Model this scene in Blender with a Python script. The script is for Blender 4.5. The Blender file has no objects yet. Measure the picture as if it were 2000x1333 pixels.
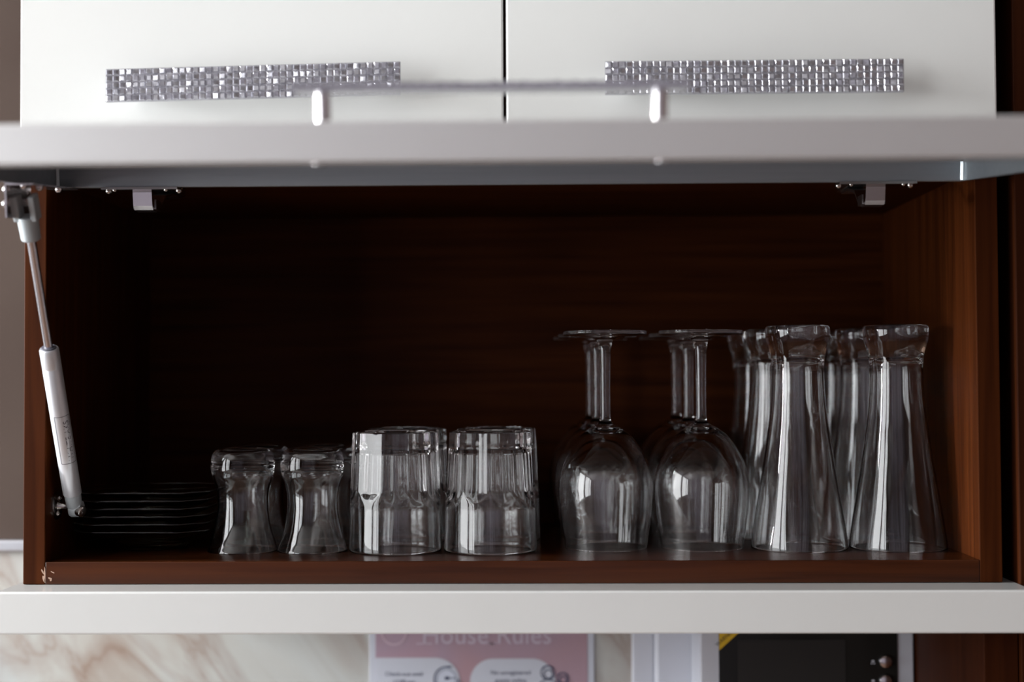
import bpy, bmesh, math, random
from mathutils import Vector, Matrix
sc = bpy.context.scene
R = math.radians
ZO = 1.45                     # height of the cabinet's underside above the floor
# ------------------------------------------------------------------ camera
cd = bpy.data.cameras.new('camera'); cam = bpy.data.objects.new('camera', cd); sc.collection.objects.link(cam)
cd.sensor_width = 36; cd.lens = 2778/2000*36; cd.clip_start = 0.02
cam.location = (0.02604, -1.16539, 0.16605+ZO)
YAW, PITCH, ROLL = 0.01977, 0.02773, -0.00491
cam.rotation_mode = 'XYZ'
cam.matrix_world = (Matrix.Translation(cam.location) @ Matrix.Rotation(YAW, 4, 'Z') @ Matrix.Rotation(math.pi/2+PITCH, 4, 'X')
                    @ Matrix.Rotation(ROLL, 4, 'Z'))
cd.dof.use_dof = True; cd.dof.focus_distance = 1.20; cd.dof.aperture_fstop = 2.7; cd.dof.aperture_blades = 0
sc.camera = cam
# ------------------------------------------------------------------ light
w = bpy.data.worlds.new('world'); sc.world = w; w.use_nodes = True
w.node_tree.nodes['Background'].inputs[0].default_value = (.62, .68, .80, 1)
w.node_tree.nodes['Background'].inputs[1].default_value = .3
def area(name, loc, rot, sx, sy, L, col):
    l = bpy.data.lights.new(name, 'AREA'); l.shape = 'RECTANGLE'; l.size = sx; l.size_y = sy
    l.energy = L*math.pi*sx*sy; l.color = col
    o = bpy.data.objects.new(name, l); sc.collection.objects.link(o)
    o.location = (loc[0], loc[1], loc[2]+ZO); o.rotation_euler = rot
    return o
DAY = (.97, .985, 1.0)
# added side lamp, and daylight just outside the two left window openings and the balcony window behind the camera
area('added_side_lamp', (-2.46, -0.18, .61), (0, R(-90), 0), .98, .22, 380.0, DAY)  # added narrow lamp, shaped to brighten the front of the right inner wall
area('daylight_left_near', (-2.46, -0.98, .275), (0, R(-90), 0), 1.65, 1.18, 15.0, DAY)
area('daylight_left_far', (-2.46, -2.35, .275), (0, R(-90), 0), 1.65, 1.30, 13.0, DAY)
area('daylight_balcony', (-.6, -3.70, -.1), (R(90), 0, 0), 3.0, 2.2, 0.75, (.98, .96, 1.0))
sc.view_settings.view_transform = 'Standard'; sc.view_settings.look = 'None'
sc.view_settings.exposure = -0.56; sc.view_settings.gamma = 1.0; sc.view_settings.use_curve_mapping = False
sc.cycles.max_bounces = 24; sc.cycles.transmission_bounces = 24; sc.cycles.glossy_bounces = 8
sc.cycles.transparent_max_bounces = 16; sc.cycles.use_denoising = True
sc.cycles.sample_clamp_indirect = 6.0

# ------------------------------------------------------------------ materials
def mat(name, base=(.5,.5,.5), rough=.5, metal=0, coat=0, coat_rough=.05, trans=0, ior=1.5, spec=.5):
    m = bpy.data.materials.new(name); m.use_nodes = True
    b = m.node_tree.nodes['Principled BSDF']
    b.inputs['Base Color'].default_value = (*base, 1); b.inputs['Roughness'].default_value = rough
    b.inputs['Metallic'].default_value = metal; b.inputs['Coat Weight'].default_value = coat
    b.inputs['Coat Roughness'].default_value = coat_rough; b.inputs['Transmission Weight'].default_value = trans
    b.inputs['IOR'].default_value = ior; b.inputs['Specular IOR Level'].default_value = spec
    return m
def nodes(m): return m.node_tree.nodes, m.node_tree.links, m.node_tree.nodes['Principled BSDF']
def ramp(n, stops):
    r = n.new('ShaderNodeValToRGB')
    while len(r.color_ramp.elements) < len(stops): r.color_ramp.elements.new(.5)
    for e, (p, c) in zip(r.color_ramp.elements, stops): e.position = p; e.color = (*c, 1)
    return r
def noise_mat(name, scale, stops, rough, vscale=(1,1,1), detail=6, distort=0, bump=0, rotz=(0,0,0), coat=0, spec=.5):
    m = mat(name, rough=rough, coat=coat, spec=spec); n, l, b = nodes(m)
    tc = n.new('ShaderNodeTexCoord'); mp = n.new('ShaderNodeMapping'); nz = n.new('ShaderNodeTexNoise')
    mp.inputs['Scale'].default_value = vscale; mp.inputs['Rotation'].default_value = rotz
    nz.inputs['Scale'].default_value = scale; nz.inputs['Detail'].default_value = detail; nz.inputs['Distortion'].default_value = distort
    l.new(tc.outputs['Object'], mp.inputs['Vector']); l.new(mp.outputs[0], nz.inputs['Vector'])
    r = ramp(n, stops); l.new(nz.outputs['Fac'], r.inputs['Fac']); l.new(r.outputs['Color'], b.inputs['Base Color'])
    if bump:
        bp = n.new('ShaderNodeBump'); bp.inputs['Strength'].default_value = bump; bp.inputs['Distance'].default_value = .0005
        l.new(nz.outputs['Fac'], bp.inputs['Height']); l.new(bp.outputs[0], b.inputs['Normal'])
    return m
def wood(name, axis, dark=(.027,.0062,.0015), light=(.063,.0160,.0036), rough=.45):
    s = [42, 42, 42]; s['xyz'.index(axis)] = 1.6
    return noise_mat(name, 3.0, [(.28, dark), (.50, tuple((a+b)/2 for a, b in zip(dark, light))), (.72, light)], rough,
                     vscale=tuple(s), detail=5, distort=.4, bump=.06, spec=.05)
M = {}
M['wood_z'] = wood('walnut_vertical_grain', 'z'); M['wood_x'] = wood('walnut_horizontal_grain', 'x')
M['wood_y'] = wood('walnut_depth_grain', 'y')
M['wood_shelf'] = wood('walnut_shelf', 'x', rough=.25); nodes(M['wood_shelf'])[2].inputs['Specular IOR Level'].default_value = .3
M['panel'] = wood('walnut_tall_panel', 'z', dark=(.024,.0058,.0018), light=(.038,.0100,.0030))
M['cream'] = noise_mat('cream_gloss_laminate', 2, [(.3, (.725,.732,.715)), (.7, (.740,.748,.732))], .22, coat=.6)
M['alu'] = noise_mat('brushed_aluminium', 3, [(.3, (.40,.44,.47)), (.7, (.45,.49,.52))], .38, vscale=(2,60,60))
nodes(M['alu'])[2].inputs['Metallic'].default_value = .85
M['rail'] = mat('satin_rail', (.78,.78,.78), .5, .75)
M['inner'] = mat('grey_door_backing', (.22,.24,.26), .4)
M['chrome'] = mat('polished_chrome', (.80,.78,.80), .2, 1)
M['nickel'] = mat('nickel_steel', (.58,.56,.54), .2, 1)
M['strut'] = mat('silver_lacquer', (.78,.80,.84), .28, .45)
M['rod'] = mat('steel_rod', (.85,.85,.92), .25, 1)
M['plastic'] = mat('grey_plastic', (.42,.46,.48), .42)
M['ink'] = mat('grey_ink', (.08,.08,.10), .6)
M['tile'] = noise_mat('crackled_silver_tiles', 300, [(.3, (.40,.40,.44)), (.7, (.60,.60,.65))], .2, bump=.25)
nodes(M['tile'])[2].inputs['Metallic'].default_value = .8
g = mat('clear_glass', (1,1,1), 0.0, trans=1, ior=1.5); M['glass'] = g
g2 = mat('clear_plate_glass', (.93,.97,.95), 0.0, trans=1, ior=1.5); M['plateglass'] = g2
M['brown_wall'] = noise_mat('taupe_wall_paint', 5, [(.3, (.060,.043,.036)), (.7, (.074,.055,.046))], .9, bump=.1, spec=.1)
M['white_wall'] = mat('pale_wall_paint', (.42,.39,.39), .8)
M['dark_wall'] = mat('brown_plaster', (.16,.12,.11), .8)
M['ceil'] = mat('ceiling_paint', (.55,.54,.53), .8)
M['floor'] = noise_mat('oak_floor', 4, [(.3, (.12,.07,.045)), (.7, (.20,.12,.08))], .4, vscale=(1,9,1))
M['frame'] = mat('white_window_frame', (.7,.7,.7), .4)
M['white'] = mat('white_plastic', (.52,.54,.60), .35)
M['blackglass'] = mat('black_glass', (.012,.012,.011), .12, spec=.35)
M['screen'] = mat('dark_screen', (.022,.021,.020), .3, spec=.3)
M['yellow'] = mat('yellow_sticker', (.62,.40,.02), .5)
M['black'] = mat('black_print', (.02,.02,.02), .5)
M['paper'] = mat('white_card', (.47,.50,.57), .45)
M['navy'] = mat('navy_print', (.03,.04,.09), .6)
M['lilac'] = mat('pale_lilac_print', (.46,.40,.49), .55)
M['ring'] = mat('pale_pink_print', (.48,.37,.44), .55)
M['pink'] = noise_mat('pink_print', 9, [(.35, (.345,.225,.26)), (.6, (.33,.245,.31)), (.75, (.37,.24,.29))], .45, detail=1, distort=.5)
M['scar'] = mat('bare_chipboard', (.42,.27,.20), .8)
M['alutrim'] = mat('aluminium_trim', (.55,.56,.60), .3, .8)
# marble
m = mat('cream_marble', rough=.18); n, l, b = nodes(m); M['marble'] = m
tc = n.new('ShaderNodeTexCoord'); mp = n.new('ShaderNodeMapping'); mq = n.new('ShaderNodeMapping'); mq.inputs['Rotation'].default_value = (0, R(33), 0); mp.inputs['Scale'].default_value = (11, 5, 3.6)
l.new(tc.outputs['Object'], mq.inputs['Vector']); l.new(mq.outputs[0], mp.inputs['Vector'])
n1 = n.new('ShaderNodeTexNoise'); n1.inputs['Scale'].default_value = 1.1; n1.inputs['Detail'].default_value = 8; n1.inputs['Distortion'].default_value = .9
n2 = n.new('ShaderNodeTexNoise'); n2.inputs['Scale'].default_value = .9; n2.inputs['Detail'].default_value = 3; n2.inputs['Distortion'].default_value = .6
l.new(mp.outputs[0], n1.inputs['Vector']); l.new(mp.outputs[0], n2.inputs['Vector'])
sb = n.new('ShaderNodeMath'); sb.operation = 'SUBTRACT'; sb.inputs[1].default_value = .5
ab = n.new('ShaderNodeMath'); ab.operation = 'ABSOLUTE'
l.new(n1.outputs['Fac'], sb.inputs[0]); l.new(sb.outputs[0], ab.inputs[0])
r1 = ramp(n, [(0, (1,1,1)), (.02, (.6,.6,.6)), (.10, (0,0,0))]); l.new(ab.outputs[0], r1.inputs['Fac'])
r2 = ramp(n, [(.35, (.42,.445,.44)), (.55, (.41,.41,.385)), (.72, (.33,.29,.25))]); l.new(n2.outputs['Fac'], r2.inputs['Fac'])
mx = n.new('ShaderNodeMix'); mx.data_type = 'RGBA'; mx.inputs[7].default_value = (.20,.12,.085, 1)
ml = n.new('ShaderNodeMath'); ml.operation = 'MULTIPLY'; l.new(r1.outputs['Color'], ml.inputs[0]); l.new(n2.outputs['Fac'], ml.inputs[1])
l.new(ml.outputs[0], mx.inputs[0]); l.new(r2.outputs['Color'], mx.inputs[6]); l.new(mx.outputs[2], b.inputs['Base Color'])
# sheer curtain
m = bpy.data.materials.new('sheer_curtain'); m.use_nodes = True; M['curtain'] = m
n, l = m.node_tree.nodes, m.node_tree.links; n.remove(n['Principled BSDF'])
tr = n.new('ShaderNodeBsdfTranslucent'); tc = n.new('ShaderNodeTexCoord'); mq = n.new('ShaderNodeMapping'); mq.inputs['Scale'].default_value = (1, .01, .01)
nz = n.new('ShaderNodeTexNoise'); nz.inputs['Scale'].default_value = 9; nz.inputs['Detail'].default_value = 3
l.new(tc.outputs['Object'], mq.inputs['Vector']); l.new(mq.outputs[0], nz.inputs['Vector'])
rc = ramp(n, [(.38, (.10,.09,.10)), (.50, (.40,.37,.40)), (.62, (.80,.76,.82))]); l.new(nz.outputs['Fac'], rc.inputs['Fac']); l.new(rc.outputs['Color'], tr.inputs[0])
df = n.new('ShaderNodeBsdfDiffuse'); df.inputs[0].default_value = (.55,.5,.56, 1)
ms = n.new('ShaderNodeMixShader'); ms.inputs[0].default_value = .35
l.new(tr.outputs[0], ms.inputs[1]); l.new(df.outputs[0], ms.inputs[2]); l.new(ms.outputs[0], n['Material Output'].inputs[0])

# ------------------------------------------------------------------ helpers
def BM(): return bmesh.new()
def box(bm, x0, x1, y0, y1, z0, z1, f=None, mi=0):
    P = [(x, y, z) for z in (z0, z1) for y in (y0, y1) for x in (x0, x1)]
    v = [bm.verts.new(f(Vector(p)) if f else p) for p in P]
    for q in ((0,2,3,1), (4,5,7,6), (0,1,5,4), (2,6,7,3), (0,4,6,2), (1,3,7,5)):
        fc = bm.faces.new([v[i] for i in q]); fc.material_index = mi
    return v
def frame_of(a, b):
    a, b = Vector(a), Vector(b); d = (b-a).normalized()
    e1 = d.cross(Vector((0,0,1)));
    if e1.length < .05: e1 = d.cross(Vector((0,1,0)))
    e1.normalize(); return a, b, d, e1, d.cross(e1).normalized()
def rod(bm, a, b, prof, seg=32, mi=0):
    """turned bar between a and b; prof = list of (t, radius), closed at both ends"""
    a, b, d, e1, e2 = frame_of(a, b); rings = []
    for t, r in prof:
        c = a+(b-a)*t
        rings.append([bm.verts.new(c+(e1*math.cos(k*2*math.pi/seg)+e2*math.sin(k*2*math.pi/seg))*r) for k in range(seg)])
    for i in range(len(rings)-1):
        for k in range(seg):
            fc = bm.faces.new((rings[i][k], rings[i][(k+1)%seg], rings[i+1][(k+1)%seg], rings[i+1][k])); fc.material_index = mi
    bm.faces.new(rings[0][::-1]).material_index = mi; bm.faces.new(rings[-1]).material_index = mi
def ball(bm, c, r, seg=20):
    res = bmesh.ops.create_uvsphere(bm, u_segments=seg, v_segments=seg//2, radius=r)
    bmesh.ops.translate(bm, vec=c, verts=res['verts'])
def lathe(bm, prof, seg=96, fn=None):
    """closed glass profile (r, z) from axis to axis; fn(theta, r, z, i) -> r"""
    rings = []
    for i, (r, z) in enumerate(prof):
        if r < 1e-6: rings.append(bm.verts.new((0, 0, z)))
        else:
            rings.append([])
            for k in range(seg):
                th = 2*math.pi*k/seg; rr = fn(th, r, z, i) if fn else r
                rings[-1].append(bm.verts.new((rr*math.cos(th), rr*math.sin(th), z)))
    for i in range(len(rings)-1):
        A, B = rings[i], rings[i+1]
        for k in range(seg):
            k2 = (k+1) % seg
            if isinstance(A, list) and isinstance(B, list): bm.faces.new((A[k], A[k2], B[k2], B[k]))
            elif isinstance(A, list): bm.faces.new((A[k], A[k2], B))
            elif isinstance(B, list): bm.faces.new((A, B[k2], B[k]))
def smooth_prof(pts, n=5):
    """Catmull-Rom through the (r, z) points; a point given as (r, z, 1) is a corner"""
    out = []
    for i in range(len(pts)-1):
        p1, p2 = pts[i], pts[i+1]
        p0 = pts[i-1] if i > 0 and len(p1) < 3 else p1; p3 = pts[i+2] if i+2 < len(pts) and len(p2) < 3 else p2
        for k in range(n):
            t = k/n
            out.append(tuple(max(0, .5*((2*p1[j])+(-p0[j]+p2[j])*t+(2*p0[j]-5*p1[j]+4*p2[j]-p3[j])*t*t+(-p0[j]+3*p1[j]-3*p2[j]+p3[j])*t**3)) for j in (0, 1)))
    out.append(pts[-1][:2]); return out
def rootloc(o):
    while o.parent: o = o.parent
    return o.location
def obj(name, bm, m, parent=None, loc=None, smooth=None, bevel=0, **props):
    """links the bmesh as ONE mesh object; coordinates are relative to the cabinet's underside level"""
    bmesh.ops.recalc_face_normals(bm, faces=bm.faces)
    off = Vector((0, 0, ZO)) - (rootloc(parent) if parent else Vector(loc or (0, 0, 0)) + (Vector((0, 0, ZO)) if loc else Vector()))
    bmesh.ops.translate(bm, vec=off, verts=bm.verts)
    me = bpy.data.meshes.new(name); bm.to_mesh(me); bm.free()
    for mm in (m if isinstance(m, (list, tuple)) else [m]): me.materials.append(mm)
    if smooth is not None:
        me.polygons.foreach_set('use_smooth', [True]*len(me.polygons)); me.set_sharp_from_angle(angle=R(smooth))
    o = bpy.data.objects.new(name, me); sc.collection.objects.link(o)
    if parent: o.parent = parent
    elif loc: o.location = (loc[0], loc[1], loc[2]+ZO)
    if bevel:
        bv = o.modifiers.new('bevel', 'BEVEL'); bv.width = bevel; bv.segments = 2; bv.limit_method = 'ANGLE'; bv.angle_limit = R(40)
        bv.harden_normals = False
    for k, v in props.items(): o[k] = v
    return o
def thing(name, label, cat, loc, group=None):
    o = bpy.data.objects.new(name, None); sc.collection.objects.link(o)
    o.location = (loc[0], loc[1], loc[2]+ZO); o.empty_display_size = .02
    o['label'] = label; o['category'] = cat
    if group: o['group'] = group
    return o
def struct(name, bm, m, **k):
    o = obj(name, bm, m, **k); o['kind'] = 'structure'; return o
def text_bm(s, size, fn, ext=.0, align='CENTER', stretch=1.0):
    """text as a mesh mapped through fn(x, y) -> 3-D point"""
    c = bpy.data.curves.new('t', 'FONT'); c.body = s; c.size = size; c.align_x = align; c.resolution_u = 3
    o = bpy.data.objects.new('t', c); sc.collection.objects.link(o)
    dg = bpy.context.evaluated_depsgraph_get(); me = bpy.data.meshes.new_from_object(o.evaluated_get(dg))
    bpy.data.objects.remove(o); bpy.data.curves.remove(c)
    bm = BM(); bm.from_mesh(me); bpy.data.meshes.remove(me)
    bmesh.ops.triangulate(bm, faces=bm.faces)
    for v in bm.verts: v.co = fn(v.co.x*stretch, v.co.y)
    return bm

# ------------------------------------------------------------------ the room
WALL = .322; XL, XR, YR, ZF, ZC = -2.40, 1.80, -3.55, -1.45, 1.15
bm = BM(); box(bm, XL-.1, XR+.1, YR-.1, WALL+.1, ZF-.1, ZF); struct('floor', bm, M['floor'])
bm = BM(); box(bm, XL-.1, XR+.1, YR-.1, WALL+.1, ZC, ZC+.1); struct('ceiling', bm, M['ceil'])
bm = BM(); box(bm, XL, XR, WALL, WALL+.1, ZF, ZC); struct('wall_back', bm, M['brown_wall'])
bm = BM(); box(bm, XR, XR+.1, YR, WALL+.1, ZF, ZC); struct('wall_right', bm, M['dark_wall'])
# left wall with two window openings and an added slot for the side lamp
bm = BM(); zs0, zs1 = -.55, 1.10
OPEN = ((-.29, -.07, .12), (-1.57, -.39, zs0), (-3.0, -1.70, zs0))
for y0, y1 in ((-.07, WALL+.1), (-.39, -.29), (-1.70, -1.57), (YR, -3.0)): box(bm, XL-.1, XL, y0, y1, ZF, ZC)
for y0, y1, zb in OPEN:
    box(bm, XL-.1, XL, y0, y1, ZF, zb); box(bm, XL-.1, XL, y0, y1, zs1, ZC)
struct('wall_left', bm, M['dark_wall'])
for i, (y0, y1, zb) in enumerate(OPEN):
    bm = BM(); fw = .012 if i == 0 else .05
    for a in ((y0, y0+fw), (y1-fw, y1)): box(bm, XL-.05, XL+.01, a[0], a[1], zb, zs1)
    for a in ((zb, zb+fw), (zs1-fw, zs1)): box(bm, XL-.05, XL+.01, y0+fw, y1-fw, a[0], a[1])
    if i == 2: box(bm, XL-.05, XL+.01, y0+.39, y0+.45, zb+fw, zs1-fw)
    struct('window_%d' % (i+1), bm, M['frame'])  # the first one only frames the added lamp slot
# wall behind the camera with the balcony opening and its curtains
bm = BM(); bx0, bx1, bz0, bz1 = -1.95, .75, -1.2, .95
box(bm, XL, bx0, YR-.1, YR, ZF, ZC); box(bm, bx1, XR, YR-.1, YR, ZF, ZC)
box(bm, bx0, bx1, YR-.1, YR, ZF, bz0); box(bm, bx0, bx1, YR-.1, YR, bz1, ZC)
struct('wall_front', bm, M['dark_wall'])
bm = BM()
for a in ((bx0, bx0+.06), (-.64, -.56), (bx1-.06, bx1)): box(bm, a[0], a[1], YR-.06, YR, bz0, bz1)
for a in ((bz0, bz0+.06), (bz1-.06, bz1)): box(bm, bx0+.06, bx1-.06, YR-.06, YR, a[0], a[1])
struct('window_4', bm, M['frame'])
def curtain(x0, x1, label, seed):
    rnd = random.Random(seed); bm = BM(); N = 260; L = []
    ph = [rnd.uniform(0, 6.3) for _ in range(4)]
    for k in range(N+1):
        x = x0+(x1-x0)*k/N
        y = YR+.11+.028*math.sin(x*44+ph[0]+1.4*math.sin(x*7+ph[1]))+.012*math.sin(x*83+ph[2])
        L.append([bm.verts.new((x, y, z)) for z in (1.08, -1.38)])
    for k in range(N): bm.faces.new((L[k][0], L[k][1], L[k+1][1], L[k+1][0]))
    o = obj('sheer_curtain', bm, M['curtain'], smooth=80)
    o['label'] = label; o['category'] = 'curtain'; o['group'] = 'sheer curtains at the balcony window'
curtain(-2.05, -.62, 'sheer lilac curtain hanging over left half of balcony window behind camera', 3)
curtain(-.57, .85, 'sheer lilac curtain hanging over right half of balcony window behind camera', 5)

# marble splashback and its aluminium trim
bm = BM(); box(bm, XL+.01, .383, WALL-.004, WALL-.0002, -.56, -.0105)
o = obj('marble_splashback', bm, M['marble']); o['label'] = 'pale marble splashback with diagonal brown veins below the cabinet'; o['category'] = 'splashback'
bm = BM(); box(bm, XL+.01, -.4005, WALL-.009, WALL-.0002, -.0103, .0018)
obj('metal_trim', bm, M['alutrim'], bevel=.002, label='horizontal aluminium trim along the top of the marble, left of cabinet', category='trim')

# ------------------------------------------------------------------ tall dark panel on the right
t = thing('tall_end_panel', 'tall dark walnut end panel right of the open cabinet, running past it', 'panel', (.42, .1, -.56))
bm = BM(); box(bm, .4122, .60, -.005, .316, -.56, 1.10); obj('front_board', bm, M['panel'], t, bevel=.0010)
bm = BM(); box(bm, .3838, .4118, .0, .316, -.56, -.0345); obj('lower_board', bm, M['panel'], t, bevel=.0010)

# ------------------------------------------------------------------ cream board under the cabinet
t = thing('underboard', 'long glossy cream board right under the open walnut cabinet', 'shelf board', (0, .1, -.034))
bm = BM(); box(bm, -.4075, .4118, -.040, .316, -.0338, 0.0); obj('board', bm, M['cream'], t, bevel=.0015)

# ------------------------------------------------------------------ open walnut cabinet
T = .0185; D = .312; CZ = .3362; W = .4
cab = thing('wall_cabinet', 'open walnut wall cabinet full of glassware with its lift-up door raised', 'cabinet', (0, .15, 0))
bm = BM(); box(bm, -W, -W+T, 0, D, .0003, .3515); obj('side_panel', bm, M['wood_z'], cab, bevel=.0008)
bm = BM(); box(bm, W-T, W, 0, D, .0003, .3515); obj('side_panel', bm, M['wood_z'], cab, bevel=.0008)
bm = BM(); box(bm, -W+T, W-T, 0, D, .0003, .0187); obj('bottom_panel', bm, M['wood_shelf'], cab, bevel=.0008)
bm = BM(); box(bm, -W+T, W-T, 0, D, CZ, .3515); obj('top_panel', bm, M['wood_x'], cab, bevel=.0006)
bm = BM(); box(bm, -W, W, D, D+.006, .0003, .3515); obj('back_panel', bm, M['wood_x'], cab)
rnd = random.Random(4); bm = BM()
for (x, z, sx, sz, an) in ((-.3818, .0085, .0007, .0075, 0), (-.3835, .0105, .0006, .003, .5), (-.3824, .0045, .0009, .003, .3),
                           (-.3775, .0052, .0018, .0007, -.3), (-.3768, .004, .0008, .001, 0), (-.3752, .0102, .0018, .0004, -.5)):
    vs = []
    for k in range(7):
        a = 2*math.pi*k/7; q = rnd.uniform(.7, 1.2); u, v = sx*math.cos(a)*q, sz*math.sin(a)*q
        vs.append((x+u*math.cos(an)-v*math.sin(an), z+u*math.sin(an)+v*math.cos(an)))
    f0 = [bm.verts.new((u, -.00025, v)) for u, v in vs]; f1 = [bm.verts.new((u, .0006, v)) for u, v in vs]
    bm.faces.new(f0); bm.faces.new(f1[::-1])
    for k in range(7): bm.faces.new((f0[k], f0[(k+1)%7], f1[(k+1)%7], f1[k]))
obj('chipped_veneer', bm, M['scar'], cab, label='pale chips at the lower left corner joint')

# lift-up door: u runs from the hinge towards the room, w is up through its thickness
al = R(5.5); H0 = Vector((0, -.003, .3262)); DU = Vector((0, -math.cos(al), -math.sin(al))); DW = Vector((0, -math.sin(al), math.cos(al)))
def F(p): return H0 + Vector((p[0], 0, 0)) + DU*p[1] + DW*p[2]
LEN = .342; TH = .0235
bm = BM(); box(bm, -.3985, .3985, 0, LEN-.0005, TH-.005, TH, F)
door = obj('lift_up_door', bm, M['cream'], cab, bevel=.0006)
bm = BM()
box(bm, -.3985, .3985, LEN-.018, LEN+.001, 0, TH+.0003, F)                 # free-edge rail
obj('front_rail', bm, M['rail'], door, bevel=.001, label='satin aluminium rail on the free edge')
bm = BM()
box(bm, -.369, .369, 0, .016, 0, TH-.005, F)                              # hinge rail
for s in (-1, 1): box(bm, min(s*.3665, s*.369), max(s*.3665, s*.369), .016, LEN-.018, 0, TH-.005, F)
box(bm, -.3665, .3665, .0161, .0180, TH-.0075, TH-.005, F)
for s in (-1, 1):  # corner fillets added to reflect the window as a bright line
    v = [bm.verts.new(F((s*a, u, w_))) for w_ in (.0004, TH-.0078) for a, u in ((.3663, .0162), (.3640, .0162), (.3663, .0185))]
    for q in ((0,1,2), (5,4,3), (0,3,4,1), (1,4,5,2), (2,5,3,0)): bm.faces.new([v[k] for k in q])
obj('inner_frame', bm, M['alu'], door, bevel=.0004, label='grey aluminium inner frame')
bm = BM(); box(bm, -.3664, .3664, .0181, LEN-.0181, TH-.0064, TH-.0051, F); obj('backing_sheet', bm, M['inner'], door)
for x in (-.1035, .0985):
    bm = BM(); rod(bm, F((x, LEN-.0095, -.0014)), F((x, LEN-.0095, .001)), [(0, .003), (.35, .0046), (1, .0046)])
    obj('handle_screw', bm, M['chrome'], door, smooth=40, label='bright handle screw under the free edge')

def handle_bm(fn, seed, post=.0215):
    """faceted tile handle: fn maps (along, up, out); out = 0 at the door face"""
    rnd = random.Random(seed); bm = BM(); Lh, Hh = .2350, .0262; nx, nz = 44, 5
    box(bm, -Lh/2, Lh/2, -Hh/2, Hh/2, post, post+.0042, fn, 0)
    dx, dz = Lh/nx, Hh/nz
    for i in range(nx):
        for j in range(nz):
            x0, z0 = -Lh/2+i*dx+.00022, -Hh/2+j*dz+.00022; x1, z1 = x0+dx-.00044, z0+dz-.00044
            h = post+.0049+rnd.uniform(-.0002, .0003); a, c = rnd.uniform(-.24, .24), rnd.uniform(-.16, .16); q = .0008
            lo = [bm.verts.new(fn(Vector((x, z, post+.0041)))) for x, z in ((x0, z0), (x1, z0), (x1, z1), (x0, z1))]
            hi = [bm.verts.new(fn(Vector((x, z, h+a*(x-x0-dx/2)+c*(z-z0-dz/2))))) for x, z in
                  ((x0+q, z0+q), (x1-q, z0+q), (x1-q, z1-q), (x0+q, z1-q))]
            bm.faces.new(hi)
            for k in range(4): bm.faces.new((lo[k], lo[(k+1)%4], hi[(k+1)%4], hi[k]))
    for x in (-.1012, .1008):
        rod(bm, fn(Vector((x, 0, 0))), fn(Vector((x, 0, post))), [(0, .0062), (.06, .0062), (.1, .0050), (1, .0050)], 32, 1)
    return bm
bm = handle_bm(lambda p: F((p[0]-.0025, LEN-.030-p[1], TH+p[2])), 11, .0195)
obj('handle', bm, [M['tile'], M['chrome']], door, smooth=25, label='faceted silver bar handle seen edge-on, on two chrome posts')

# concealed hinges
def hinge(x):
    bm = BM()
    box(bm, x-.031, x+.031, .003, .0185, -.0018, .0002, F)                 # flange on the door
    for s in (-1, 1):
        c = F((x+s*.029, .004, -.0026)); ball(bm, c, .0026, 16)
        c = F((x+s*.021, .0145, -.0022)); ball(bm, c, .0017, 12)
    h = obj('hinge', bm, M['nickel'], cab, smooth=35)
    bm = BM(); P = [(-.012, .3215), (-.010, .3105), (-.0065, .3075), (.004, .3068), (.016, .310), (.032, .3225), (.058, .3275), (.085, .3285)]
    for i in range(len(P)-1):
        (y0, z0), (y1, z1) = P[i], P[i+1]
        v = [bm.verts.new((x+a, y, z+e)) for a in (-.0078, .0078) for y, z, e in ((y0, z0, 0), (y1, z1, 0), (y1, z1, .0022), (y0, z0, .0022))]
        for q in ((0,1,2,3), (7,6,5,4), (0,4,5,1), (3,2,6,7), (0,3,7,4), (1,5,6,2)): bm.faces.new([v[k] for k in q])
    for s in (-1, 1): box(bm, x+s*.0086-.0008, x+s*.0086+.0008, -.004, .012, .3085, .3165)
    obj('hinge_arm', bm, M['chrome'], h, label='bright folded hinge arm')
    bm = BM(); box(bm, x-.010, x+.010, .040, .090, .3305, .3362)
    for s in (-1, 1): rod(bm, (x+s*.0125, .06, .3335), (x+s*.0125, .06, .3362), [(0, .003), (1, .0035)], 16)
    box(bm, x-.017, x+.017, .054, .066, .3345, .3362)
    obj('mounting_plate', bm, M['nickel'], h)
hinge(-.2988); hinge(.2984)

# gas strut with its fittings
SA = Vector((-.365, .024, .060)); SB = Vector((-.3652, -.093, .3018)); sd = (SB-SA).normalized(); SL = (SB-SA).length
def S(t): return SA+(SB-SA)*t
bm = BM(); rod(bm, S(.055), S(.552), [(0, .0072), (.005, .0076), (.872, .0076), (.874, .0074), (.878, .0076), (.99, .0076), (1, .0070)], 48)
strut = obj('gas_strut', bm, M['strut'], cab, smooth=40)
bm = BM(); rod(bm, S(.545), S(.93), [(0, .0034), (1, .0034)], 32); obj('piston_rod', bm, M['rod'], strut, smooth=40)
bm = BM(); rod(bm, S(.545), S(.556), [(0, .0062), (1, .0058)], 32); obj('end_seal', bm, M['ink'], strut, smooth=40)
bm = BM(); rod(bm, S(.003), S(.057), [(0, .0048), (.2, .0064), (1, .0069)], 32)
rod(bm, SA+Vector((-.004, 0, 0)), SA+Vector((.0062, 0, 0)), [(0, .0058), (.15, .0068), (1, .0066)], 24)
obj('lower_socket', bm, M['plastic'], strut, smooth=40)
bm = BM(); rod(bm, SA+Vector((.0035, -.002, -.001)), SA+Vector((.0080, -.004, -.002)), [(0, .0048), (.9, .0048), (1, .004)], 20)
obj('clip', bm, M['nickel'], strut, smooth=40)
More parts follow.
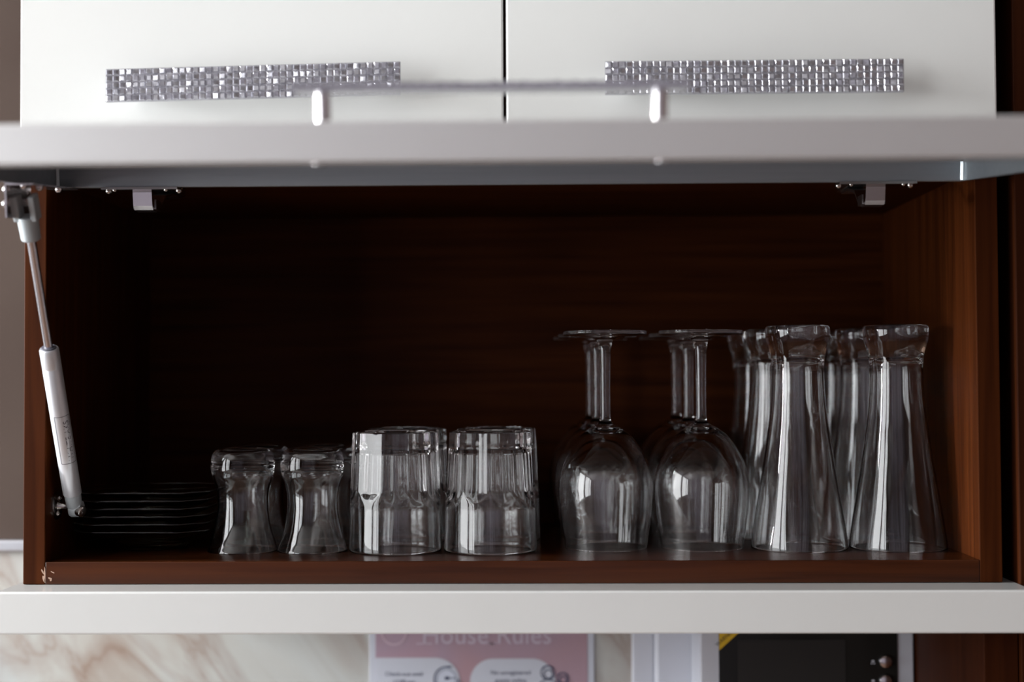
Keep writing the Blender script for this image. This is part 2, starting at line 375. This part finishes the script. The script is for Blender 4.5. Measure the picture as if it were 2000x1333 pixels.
# lower ball stud on the left side panel
bm = BM(); yv, zv = .026, .0625
rod(bm, (-.3815, yv, zv), (-.3796, yv, zv), [(0, .0118), (.6, .0118), (1, .0108)], 40)
rod(bm, (-.3796, yv, zv), (-.366, yv-.001, zv-.0015), [(0, .0045), (.2, .0032), (.8, .0028), (1, .0040)], 20)
for a, b_ in ((.0062, .004), (-.0064, -.003)): ball(bm, (-.3795, yv+b_*.6, zv+a), .0024, 12)
obj('ball_stud_plate', bm, M['nickel'], strut, smooth=40)
# upper socket: collar with a two-pronged fork
bm = BM(); rod(bm, S(.893), S(.965), [(0, .0064), (.06, .0073), (1, .0080)], 36)
a, b_, d_, e1, e2 = frame_of(S(.965), S(1.02))
for s in (-1, 1):
    vs = []
    for t_ in (.955, 1.028):
        for u_ in (s*.0042, s*.0088):
            for q_ in (-.0062, .0062): vs.append(bm.verts.new(S(t_)+Vector((u_, 0, 0))+d_.cross(Vector((1, 0, 0))).normalized()*q_))
    for q in ((0,1,3,2), (4,6,7,5), (0,4,5,1), (2,3,7,6), (0,2,6,4), (1,5,7,3)): bm.faces.new([vs[k] for k in q])
obj('upper_socket', bm, M['plastic'], strut, smooth=30, bevel=.0008)
# upper bracket on the door's inner frame
bm = BM()
box(bm, -.372, -.352, .006, .088, -.0016, -.0001, F)
box(bm, -.3735, -.3722, .060, .112, -.026, .004, F)
box(bm, -.3735, -.352, .086, .112, -.0016, -.0001, F)
rod(bm, F((-.3735, .086, -.014)), F((-.358, .088, -.0135)), [(0, .0050), (.15, .0050), (.2, .003), (.75, .003), (.8, .0046), (1, .0040)], 20)
for u_, w_, r_ in ((.105, -.0045, .0034), (.108, -.0155, .003), (.066, -.006, .0032)):
    ball(bm, F((-.3745, u_, w_)), r_, 14)
for x_, u_ in ((-.362, .104), (-.360, .075), (-.3605, .03)): ball(bm, F((x_, u_, -.0018)), .0030, 14)
obj('upper_bracket', bm, M['chrome'], strut, smooth=35)
# printed box and lettering wrapped round the cylinder
e_r = Vector((1, 0, 0)); e_f = e_r.cross(sd).normalized()
if e_f.y > 0: e_f = -e_f
def onstrut(along, ang, r=.00775): return S(along)+(e_r*math.sin(ang)+e_f*math.cos(ang))*r
bm = text_bm('WHITE AKS', .0070, lambda x, y: onstrut(.252+x/SL, .80-(y-.003)/.0077, .00768))
obj('lettering', bm, M['ink'], strut)
bm = BM()
def wire(pts, wd=.00022):
    for (a0, g0), (a1, g1) in zip(pts[:-1], pts[1:]):
        n_ = 10; L_ = []
        for k in range(n_+1):
            a_, g_ = a0+(a1-a0)*k/n_, g0+(g1-g0)*k/n_
            da, dg = (0, wd/.0077) if abs(a1-a0) > 1e-6 else (wd/SL, 0)
            L_.append([bm.verts.new(onstrut(a_-da, g_-dg, .00768)), bm.verts.new(onstrut(a_+da, g_+dg, .00768))])
        for k in range(n_): bm.faces.new((L_[k][0], L_[k][1], L_[k+1][1], L_[k+1][0]))
wire([(.175, -.28), (.335, -.28)]); wire([(.175, 1.5), (.335, 1.5)]); wire([(.175, -.28), (.175, 1.5)]); wire([(.335, -.28), (.335, 1.5)])
obj('label_outline', bm, M['ink'], strut)

# ------------------------------------------------------------------ upper cabinet with two cream doors
up = thing('upper_cabinet', 'upper wall cabinet with two closed glossy cream doors, above the open one', 'cabinet', (0, .15, .352))
bm = BM()
box(bm, -W, W, 0.0005, D, .352, .370); box(bm, -W, W, 0.0005, D, 1.03, 1.048)
for s in (-1, 1): box(bm, min(s*W, s*(W-T)), max(s*W, s*(W-T)), 0.0005, D, .370, 1.03)
box(bm, -.0095, .0095, 0.0005, D, .370, 1.03); box(bm, -W+T, W-T, D-.006, D, .370, 1.03)
obj('carcass', bm, M['wood_z'], up, bevel=.0006)
for i, (x0, x1, hx, sd_) in enumerate(((-.3972, -.0026, -.2012, 21), (-.0004, .3945, .1962, 22))):
    bm = BM(); box(bm, x0, x1, -.0195, 0, .3525, 1.045)
    dr = obj('door', bm, M['cream'], up, bevel=.0016, label=('left' if i == 0 else 'right')+' glossy cream door')
    bm = handle_bm(lambda p, hx=hx, i=i: Vector((hx+p[0], -.0195-p[2], (.4046 if i == 0 else .4051)+p[1]+(.0 if i else .004)*p[0]/.235)), sd_)
    obj('handle', bm, [M['tile'], M['chrome']], dr, smooth=25, label='silver bar handle of five rows of faceted tiles')

# ------------------------------------------------------------------ glassware
def copy_tree(o, parent=None):
    c = o.copy(); sc.collection.objects.link(c); c.parent = parent
    for ch in list(o.children): copy_tree(ch, c)
    return c
SH = .01875      # shelf surface
def place(proto, spots, group, cat, rots=None):
    rnd = random.Random(9)
    for i, (x, y, lab) in enumerate(spots):
        o = proto if i == 0 else copy_tree(proto)
        o.location = (x, y, SH+ZO); o.rotation_euler = (0, 0, rots[i] if rots else rnd.uniform(0, 6.28))
        o['label'] = lab; o['category'] = cat; o['group'] = group
# faceted whisky tumbler, upside down
R0 = [(0, .1008), (.018, .1010), (.027, .1014), (.0310, .1030, 1), (.0350, .1035), (.0366, .1026, 1), (.0371, .0990), (.0380, .0750),
      (.0389, .0560), (.0392, .0500), (.0394, .0430), (.0397, .0300), (.0401, .0150), (.0405, .0030), (.0402, .0006), (.0397, 0), (.0391, .0006),
      (.0387, .0040), (.0379, .0200), (.0371, .0370), (.0350, .0450), (.0328, .0560), (.0316, .0750), (.0308, .0850, 1), (.0290, .0880, 1), (.0150, .0888), (0, .0890)]
prof = smooth_prof(R0, 4); NF = 10; n_out = next(i for i, p in enumerate(prof) if p[1] < .0002)
def tumbler_fn(th, r, z, i):
    if i > n_out: return r*(1+.010*math.cos(20*th)*min(1, max(0, (z-.042)*90)))
    d = (th % (2*math.pi/NF)) - math.pi/NF
    pf = math.cos(math.pi/NF)/math.cos(d)*(1-.012*math.cos(d*NF/2)**2)
    return r*min(1, pf+max(0, .0520-z)*7.0)
bm = BM(); lathe(bm, prof, 200, tumbler_fn)
p = obj('whisky_tumbler', bm, M['glass'], loc=(0, 0, 0), smooth=28)
def rebase(o):   # geometry was built from z = 0 at the cabinet level
    return o
tum = [(-.1008, .0755, 'faceted clear tumbler upside down, front row, beside the curved glasses'),
       (-.0180, .0745, 'faceted clear tumbler upside down, front row, nearer the wine glasses'),
       (-.0985, .1600, 'faceted clear tumbler upside down, behind the front tumbler next to the curved glasses'),
       (-.0150, .1590, 'faceted clear tumbler upside down, behind the front tumbler nearer the wine glasses')]
place(p, tum, 'faceted tumblers upside down on the shelf', 'glass', [.10, .34, .5, .2])
# curved tea glass, upside down
P0 = [(0, .0890), (.010, .0892), (.0160, .0896), (.0200, .0891), (.0233, .0876), (.0257, .0850), (.0271, .0810), (.0276, .0760), (.0274, .0705), (.0262, .0650), (.0244, .0595),
      (.0226, .0530), (.0217, .0450), (.0220, .0350), (.0242, .0215), (.0280, .0080), (.0303, .0010), (.0301, 0), (.0295, .0008), (.0271, .0080), (.0232, .0215),
      (.0209, .0350), (.0206, .0450), (.0213, .0530), (.0230, .0595), (.0244, .0650), (.0246, .0690), (.0238, .0728), (.0212, .0760), (.0150, .0778), (0, .0784)]
def tea_fn(th, r, z, i): return r*(1+.006*math.sin(3*th+z*60)+.004*math.sin(5*th-z*90)) if z > .008 else r
bm = BM(); lathe(bm, smooth_prof(P0, 4), 96, tea_fn)
p = obj('tea_glass', bm, M['glass'], loc=(0, 0, 0), smooth=60)
place(p, [(-.2345, .0760, 'small curved clear glass upside down, front row, beside the plate stack'),
          (-.1733, .0755, 'small curved clear glass upside down, front row, beside the tumblers'),
          (-.2325, .1400, 'small curved clear glass upside down, behind the one beside the plate stack'),
          (-.1700, .1390, 'small curved clear glass upside down, behind the one beside the tumblers')],
      'small curved glasses upside down on the shelf', 'glass')
# wine glass, upside down: bowl, stem and foot are one blown piece
P0 = [(0, .1905), (.004, .1906), (.020, .1907), (.0350, .1907), (.0367, .1897), (.0370, .1882), (.0360, .1868), (.0200, .1858), (.0090, .1835), (.0062, .1795), (.0050, .1700),
      (.0045, .1500), (.0044, .1250), (.0049, .1125), (.0075, .1085), (.0135, .1052), (.0225, .0985), (.0310, .0870), (.0385, .0715), (.0416, .0560), (.0414, .0430),
      (.0396, .0260), (.0370, .0080), (.0360, .0005), (.0356, 0), (.0351, .0005), (.0361, .0080), (.0386, .0260), (.0404, .0430), (.0406, .0560),
      (.0374, .0715), (.0298, .0855), (.0210, .0962), (.0120, .1015), (.0040, .1028), (0, .1030)]
bm = BM(); lathe(bm, smooth_prof(P0, 4), 96)
p = obj('wine_glass', bm, M['glass'], loc=(0, 0, 0), smooth=60)
place(p, [(.0832, .0930, 'stemmed wine glass upside down, front of the column nearer the tumblers'),
          (.1676, .0930, 'stemmed wine glass upside down, front of the column nearer the tall glasses'),
          (.0800, .1780, 'stemmed wine glass upside down, middle of the column nearer the tumblers'),
          (.1655, .1780, 'stemmed wine glass upside down, middle of the column nearer the tall glasses'),
          (.0765, .2630, 'stemmed wine glass upside down, rearmost of the column nearer the tumblers'),
          (.1620, .2630, 'stemmed wine glass upside down, rearmost of the column nearer the tall glasses')],
      'wine glasses upside down on the shelf', 'wine glass')
# tall flared beer glass, upside down
P0 = [(0, .1925), (.018, .1926), (.0235, .1938), (.0268, .1938), (.0283, .1915), (.0285, .1870), (.0277, .1815), (.0262, .1760), (.0247, .1700), (.0238, .1640), (.0233, .1580),
      (.0234, .1450), (.0240, .1320), (.0258, .1120), (.0286, .0920), (.0324, .0665), (.0380, .0330), (.0412, .0100), (.0419, .0012), (.0416, 0), (.0410, .0010),
      (.0400, .0100), (.0366, .0330), (.0309, .0665), (.0270, .0920), (.0241, .1120), (.0222, .1320), (.0215, .1450), (.0212, .1560), (.0200, .1630), (.0150, .1665), (0, .1672)]
def tall_fn(th, r, z, i):
    k = min(1, z/.03)*(.016 if z < .16 else .03*math.exp(-(z-.16)*60)+.004)
    return r*(1-k*(.5-.5*math.cos(th*8)))
bm = BM(); lathe(bm, smooth_prof(P0, 4), 128, tall_fn)
p = obj('tall_beer_glass', bm, M['glass'], loc=(0, 0, 0), smooth=60)
place(p, [(.2520, .0880, 'tall flared glass upside down, front of the column beside the wine glasses'),
          (.3378, .0880, 'tall flared glass upside down, front of the column by the right cabinet side'),
          (.2460, .1755, 'tall flared glass upside down, middle of the column beside the wine glasses'),
          (.3310, .1755, 'tall flared glass upside down, middle of the column by the right cabinet side'),
          (.2425, .2630, 'tall flared glass upside down, rearmost of the column beside the wine glasses'),
          (.3270, .2630, 'tall flared glass upside down, rearmost of the column by the right cabinet side')],
      'tall flared glasses upside down on the shelf', 'beer glass', [.2, .25, .6, .1, .4, .8])
# glass plates with cut corners, nested in a stack
def plate_fn(th, r, z, i):
    k = min(1, max(0, (r-.026)/.020))
    c, s = abs(math.cos(th)), abs(math.sin(th)); a = min(1/max(c, 1e-6), 1/max(s, 1e-6), 1.66/(c+s))
    return r*((1-k)+k*a*.935)
P0 = [(0, .0020), (.020, .0020), (.0245, .0012), (.0262, 0, 1), (.0285, .0004), (.0310, .0035), (.0380, .0085), (.0470, .0118), (.0560, .0148), (.0618, .0176), (.0628, .0188), (.0618, .0196),
      (.0550, .0172), (.0460, .0142), (.0370, .0112), (.0295, .0062), (.0260, .0046), (0, .0044)]
bm = BM(); lathe(bm, smooth_prof(P0, 3), 96, plate_fn)
p = obj('glass_saucer', bm, M['plateglass'], loc=(0, 0, 0), smooth=40)
names = ['bottom of the stack of six', 'second from the bottom of the stack', 'third from the bottom of the stack',
         'third from the top of the stack', 'second from the top of the stack', 'topmost of the stack']
rr = random.Random(2)
for i in range(6):
    o = p if i == 0 else copy_tree(p)
    o.location = (-.3203+rr.uniform(-.0006, .0006), .1010+rr.uniform(-.001, .001), SH+.0067*i+ZO); o.rotation_euler = (0, 0, rr.uniform(-.025, .025))
    o['label'] = 'clear glass saucer with cut corners, '+names[i]; o['category'] = 'plate'; o['group'] = 'glass saucers stacked at the left end'

# ------------------------------------------------------------------ poster on the marble
PY = WALL-.004
t = thing('house_rules_poster', 'pink and white House Rules poster on the marble below the cabinet', 'poster', (-.036, PY-.001, -.31))
bm = BM(); box(bm, -.1528, .0800, PY-.0018, PY-.0001, -.375, -.046); obj('card', bm, M['paper'], t, bevel=.0004)
bm = BM(); box(bm, -.1465, .0733, PY-.0021, PY-.0018, -.369, -.052); obj('pink_print', bm, M['pink'], t)
def flat(pts, d0, d1):
    bm = BM(); a = [bm.verts.new((x, PY-d1, z)) for x, z in pts]; b = [bm.verts.new((x, PY-d0, z)) for x, z in pts]
    bm.faces.new(a); bm.faces.new(b[::-1])
    for k in range(len(a)): bm.faces.new((a[k], b[k], b[(k+1)%len(a)], a[(k+1)%len(a)]))
    return bm
def rrect(x0, x1, z0, z1, rl, rr_):
    pts = []
    for cx, cz, r_, a0 in ((x1-rr_, z1-rr_, rr_, 0), (x0+rl, z1-rl, rl, 90), (x0+rl, z0+rl, rl, 180), (x1-rr_, z0+rr_, rr_, 270)):
        for k in range(9):
            a = R(a0+k*90/8); pts.append((cx+r_*math.cos(a), cz+r_*math.sin(a)))
    return pts
obj('speech_panel', flat(rrect(-.1464, -.0585, -.178, -.1212, .0006, .026), .0021, .0024), M['paper'], t)
obj('speech_panel', flat(rrect(-.0485, .0400, -.184, -.1222, .024, .024), .0021, .0024), M['paper'], t)
def on(d): return lambda ox, oz: (lambda x, y: Vector((ox+x, PY-d, oz+y)))
def ptext(name, s, size, ox, oz, m_, d=.0026, st=1.0):
    obj(name, text_bm(s, size, on(d)(ox, oz), stretch=st), m_, t)
bm = text_bm('House Rules', .0285, on(.0024)(-.031, -.1068), stretch=.93)
for x in (-.1005, -.0912, -.0265, -.0245): box(bm, x-.0035, x+.0035, PY-.0024, PY-.0022, -.1072, -.1060)
obj('heading', bm, M['lilac'], t)
ptext('caption', 'Check-out until', .0062, -.1170, -.1398, M['navy']); ptext('caption', '12:00 pm', .0062, -.1170, -.1478, M['navy'])
ptext('caption', 'No unregistered', .0062, -.0063, -.1385, M['navy']); ptext('caption', 'guests online', .0062, -.0063, -.1465, M['navy'])
def ringz(bm, cx, cz, r, wd, d=.0027, a0=0, a1=360, sq=1):
    n_ = 40; L_ = []
    for k in range(n_+1):
        a = R(a0+(a1-a0)*k/n_); L_.append([bm.verts.new((cx+q*math.cos(a)*sq, PY-d, cz+q*math.sin(a))) for q in (r-wd/2, r+wd/2)])
    for k in range(n_): bm.faces.new((L_[k][0], L_[k][1], L_[k+1][1], L_[k+1][0]))
bm = BM(); ringz(bm, -.1272, -.0950, .0125, .0016, .0024); obj('round_emblem', bm, M['ring'], t)
obj('clock_face', flat([(-.073+.0118*math.cos(R(a)), -.1430+.0118*math.sin(R(a))) for a in range(0, 360, 12)], .0021, .0026), mat('pale_blue_print', (.47,.51,.60), .5), t)
bm = BM(); ringz(bm, -.073, -.1430, .0125, .0014, .0028, 75, 360); ringz(bm, -.073, -.1430, .0098, .0005, .0028)
box(bm, -.0735, -.0640, PY-.0029, PY-.0028, -.1424, -.1415); box(bm, -.0745, -.0705, PY-.0029, PY-.0028, -.1436, -.1405)
for q in ((-.0700, -.1305),): box(bm, q[0]-.0022, q[0]+.0018, PY-.0029, PY-.0028, q[1]-.0010, q[1]+.0010)
obj('clock_icon', bm, M['navy'], t)
bm = BM()
for cx, cz, r in ((.0322, -.1365, .0072), (.0475, -.1425, .0060)):
    ringz(bm, cx, cz, r, .0010); ringz(bm, cx+.0004, cz-.0015, r*.62, .0012); ringz(bm, cx, cz+.001, r*.8, .0010, .0028, 20, 160)
    ringz(bm, cx, cz-r*2.5, r*1.5, .0010, .0027, 15, 165)
obj('people_icon', bm, M['navy'], t)

# ------------------------------------------------------------------ wall devices right of the poster
bm = BM(); box(bm, .1189, .1409, .305, WALL-.004, -.50, -.036)
obj('cable_trunking', bm, M['white'], bevel=.0015, label='narrow white vertical strip on the marble, right of the poster', category='cable cover')
t = thing('white_housing', 'wide white vertical casing between the narrow strip and the black-fronted unit', 'casing', (.162, .31, -.40))
bm = BM(); box(bm, .1412, .1812, .296, WALL-.004, -.42, -.038); obj('casing', bm, M['white'], t, bevel=.004)
t = thing('control_unit', 'white-framed black glass unit with round chrome buttons and a yellow corner sticker', 'appliance', (.28, .26, -.278))
bm = BM(); box(bm, .1782, .3823, .2120, WALL-.004, -.278, -.0493); obj('body', bm, M['white'], t, bevel=.0015)
bm = BM(); box(bm, .1959, .3664, .2105, .2120, -.259, -.0588); bg = obj('glass_front', bm, M['blackglass'], t, bevel=.0005)
bm = BM(); box(bm, .2141, .3166, .2101, .2105, -.24, -.0841); obj('screen', bm, M['screen'], t)
for z in (-.1045, -.123, -.1415):
    bm = BM(); rod(bm, (.3544, .2105, z), (.3544, .2060, z), [(0, .0062), (.5, .0062), (.8, .0055), (1, .0035)], 32)
    k = obj('round_button', bm, M['chrome'], t, smooth=35)
    bm = BM(); ringz(bm, 0, 0, .0001, .0001); bm.free(); bm = BM()
    for dx, dz, s in ((0, 0, .0013), (-.0012, -.0022, .0007), (.0012, -.0022, .0007)): box(bm, .3428+dx-s, .3428+dx+s, .2102, .2105, z+dz-s*.7, z+dz+s*.7)
    obj('button_mark', bm, M['white'], t)
bm = BM(); a = [bm.verts.new((x, .2099, z)) for x, z in ((.1962, -.0636), (.1962, -.0939), (.2299, -.0636))]; b = [bm.verts.new((v.co.x, .2104, v.co.z)) for v in a]
bm.faces.new(a); bm.faces.new(b[::-1])
for k in range(3): bm.faces.new((a[k], b[k], b[(k+1)%3], a[(k+1)%3]))
st = obj('corner_sticker', bm, M['yellow'], t, label='yellow corner sticker')
ca, sa = math.cos(R(41.5)), math.sin(R(41.5))
bm = text_bm('WARNING', .0052, lambda x, y: Vector((.2037+x*ca-y*sa, .2097, -.0821+x*sa+y*ca)))
obj('sticker_print', bm, M['black'], st)
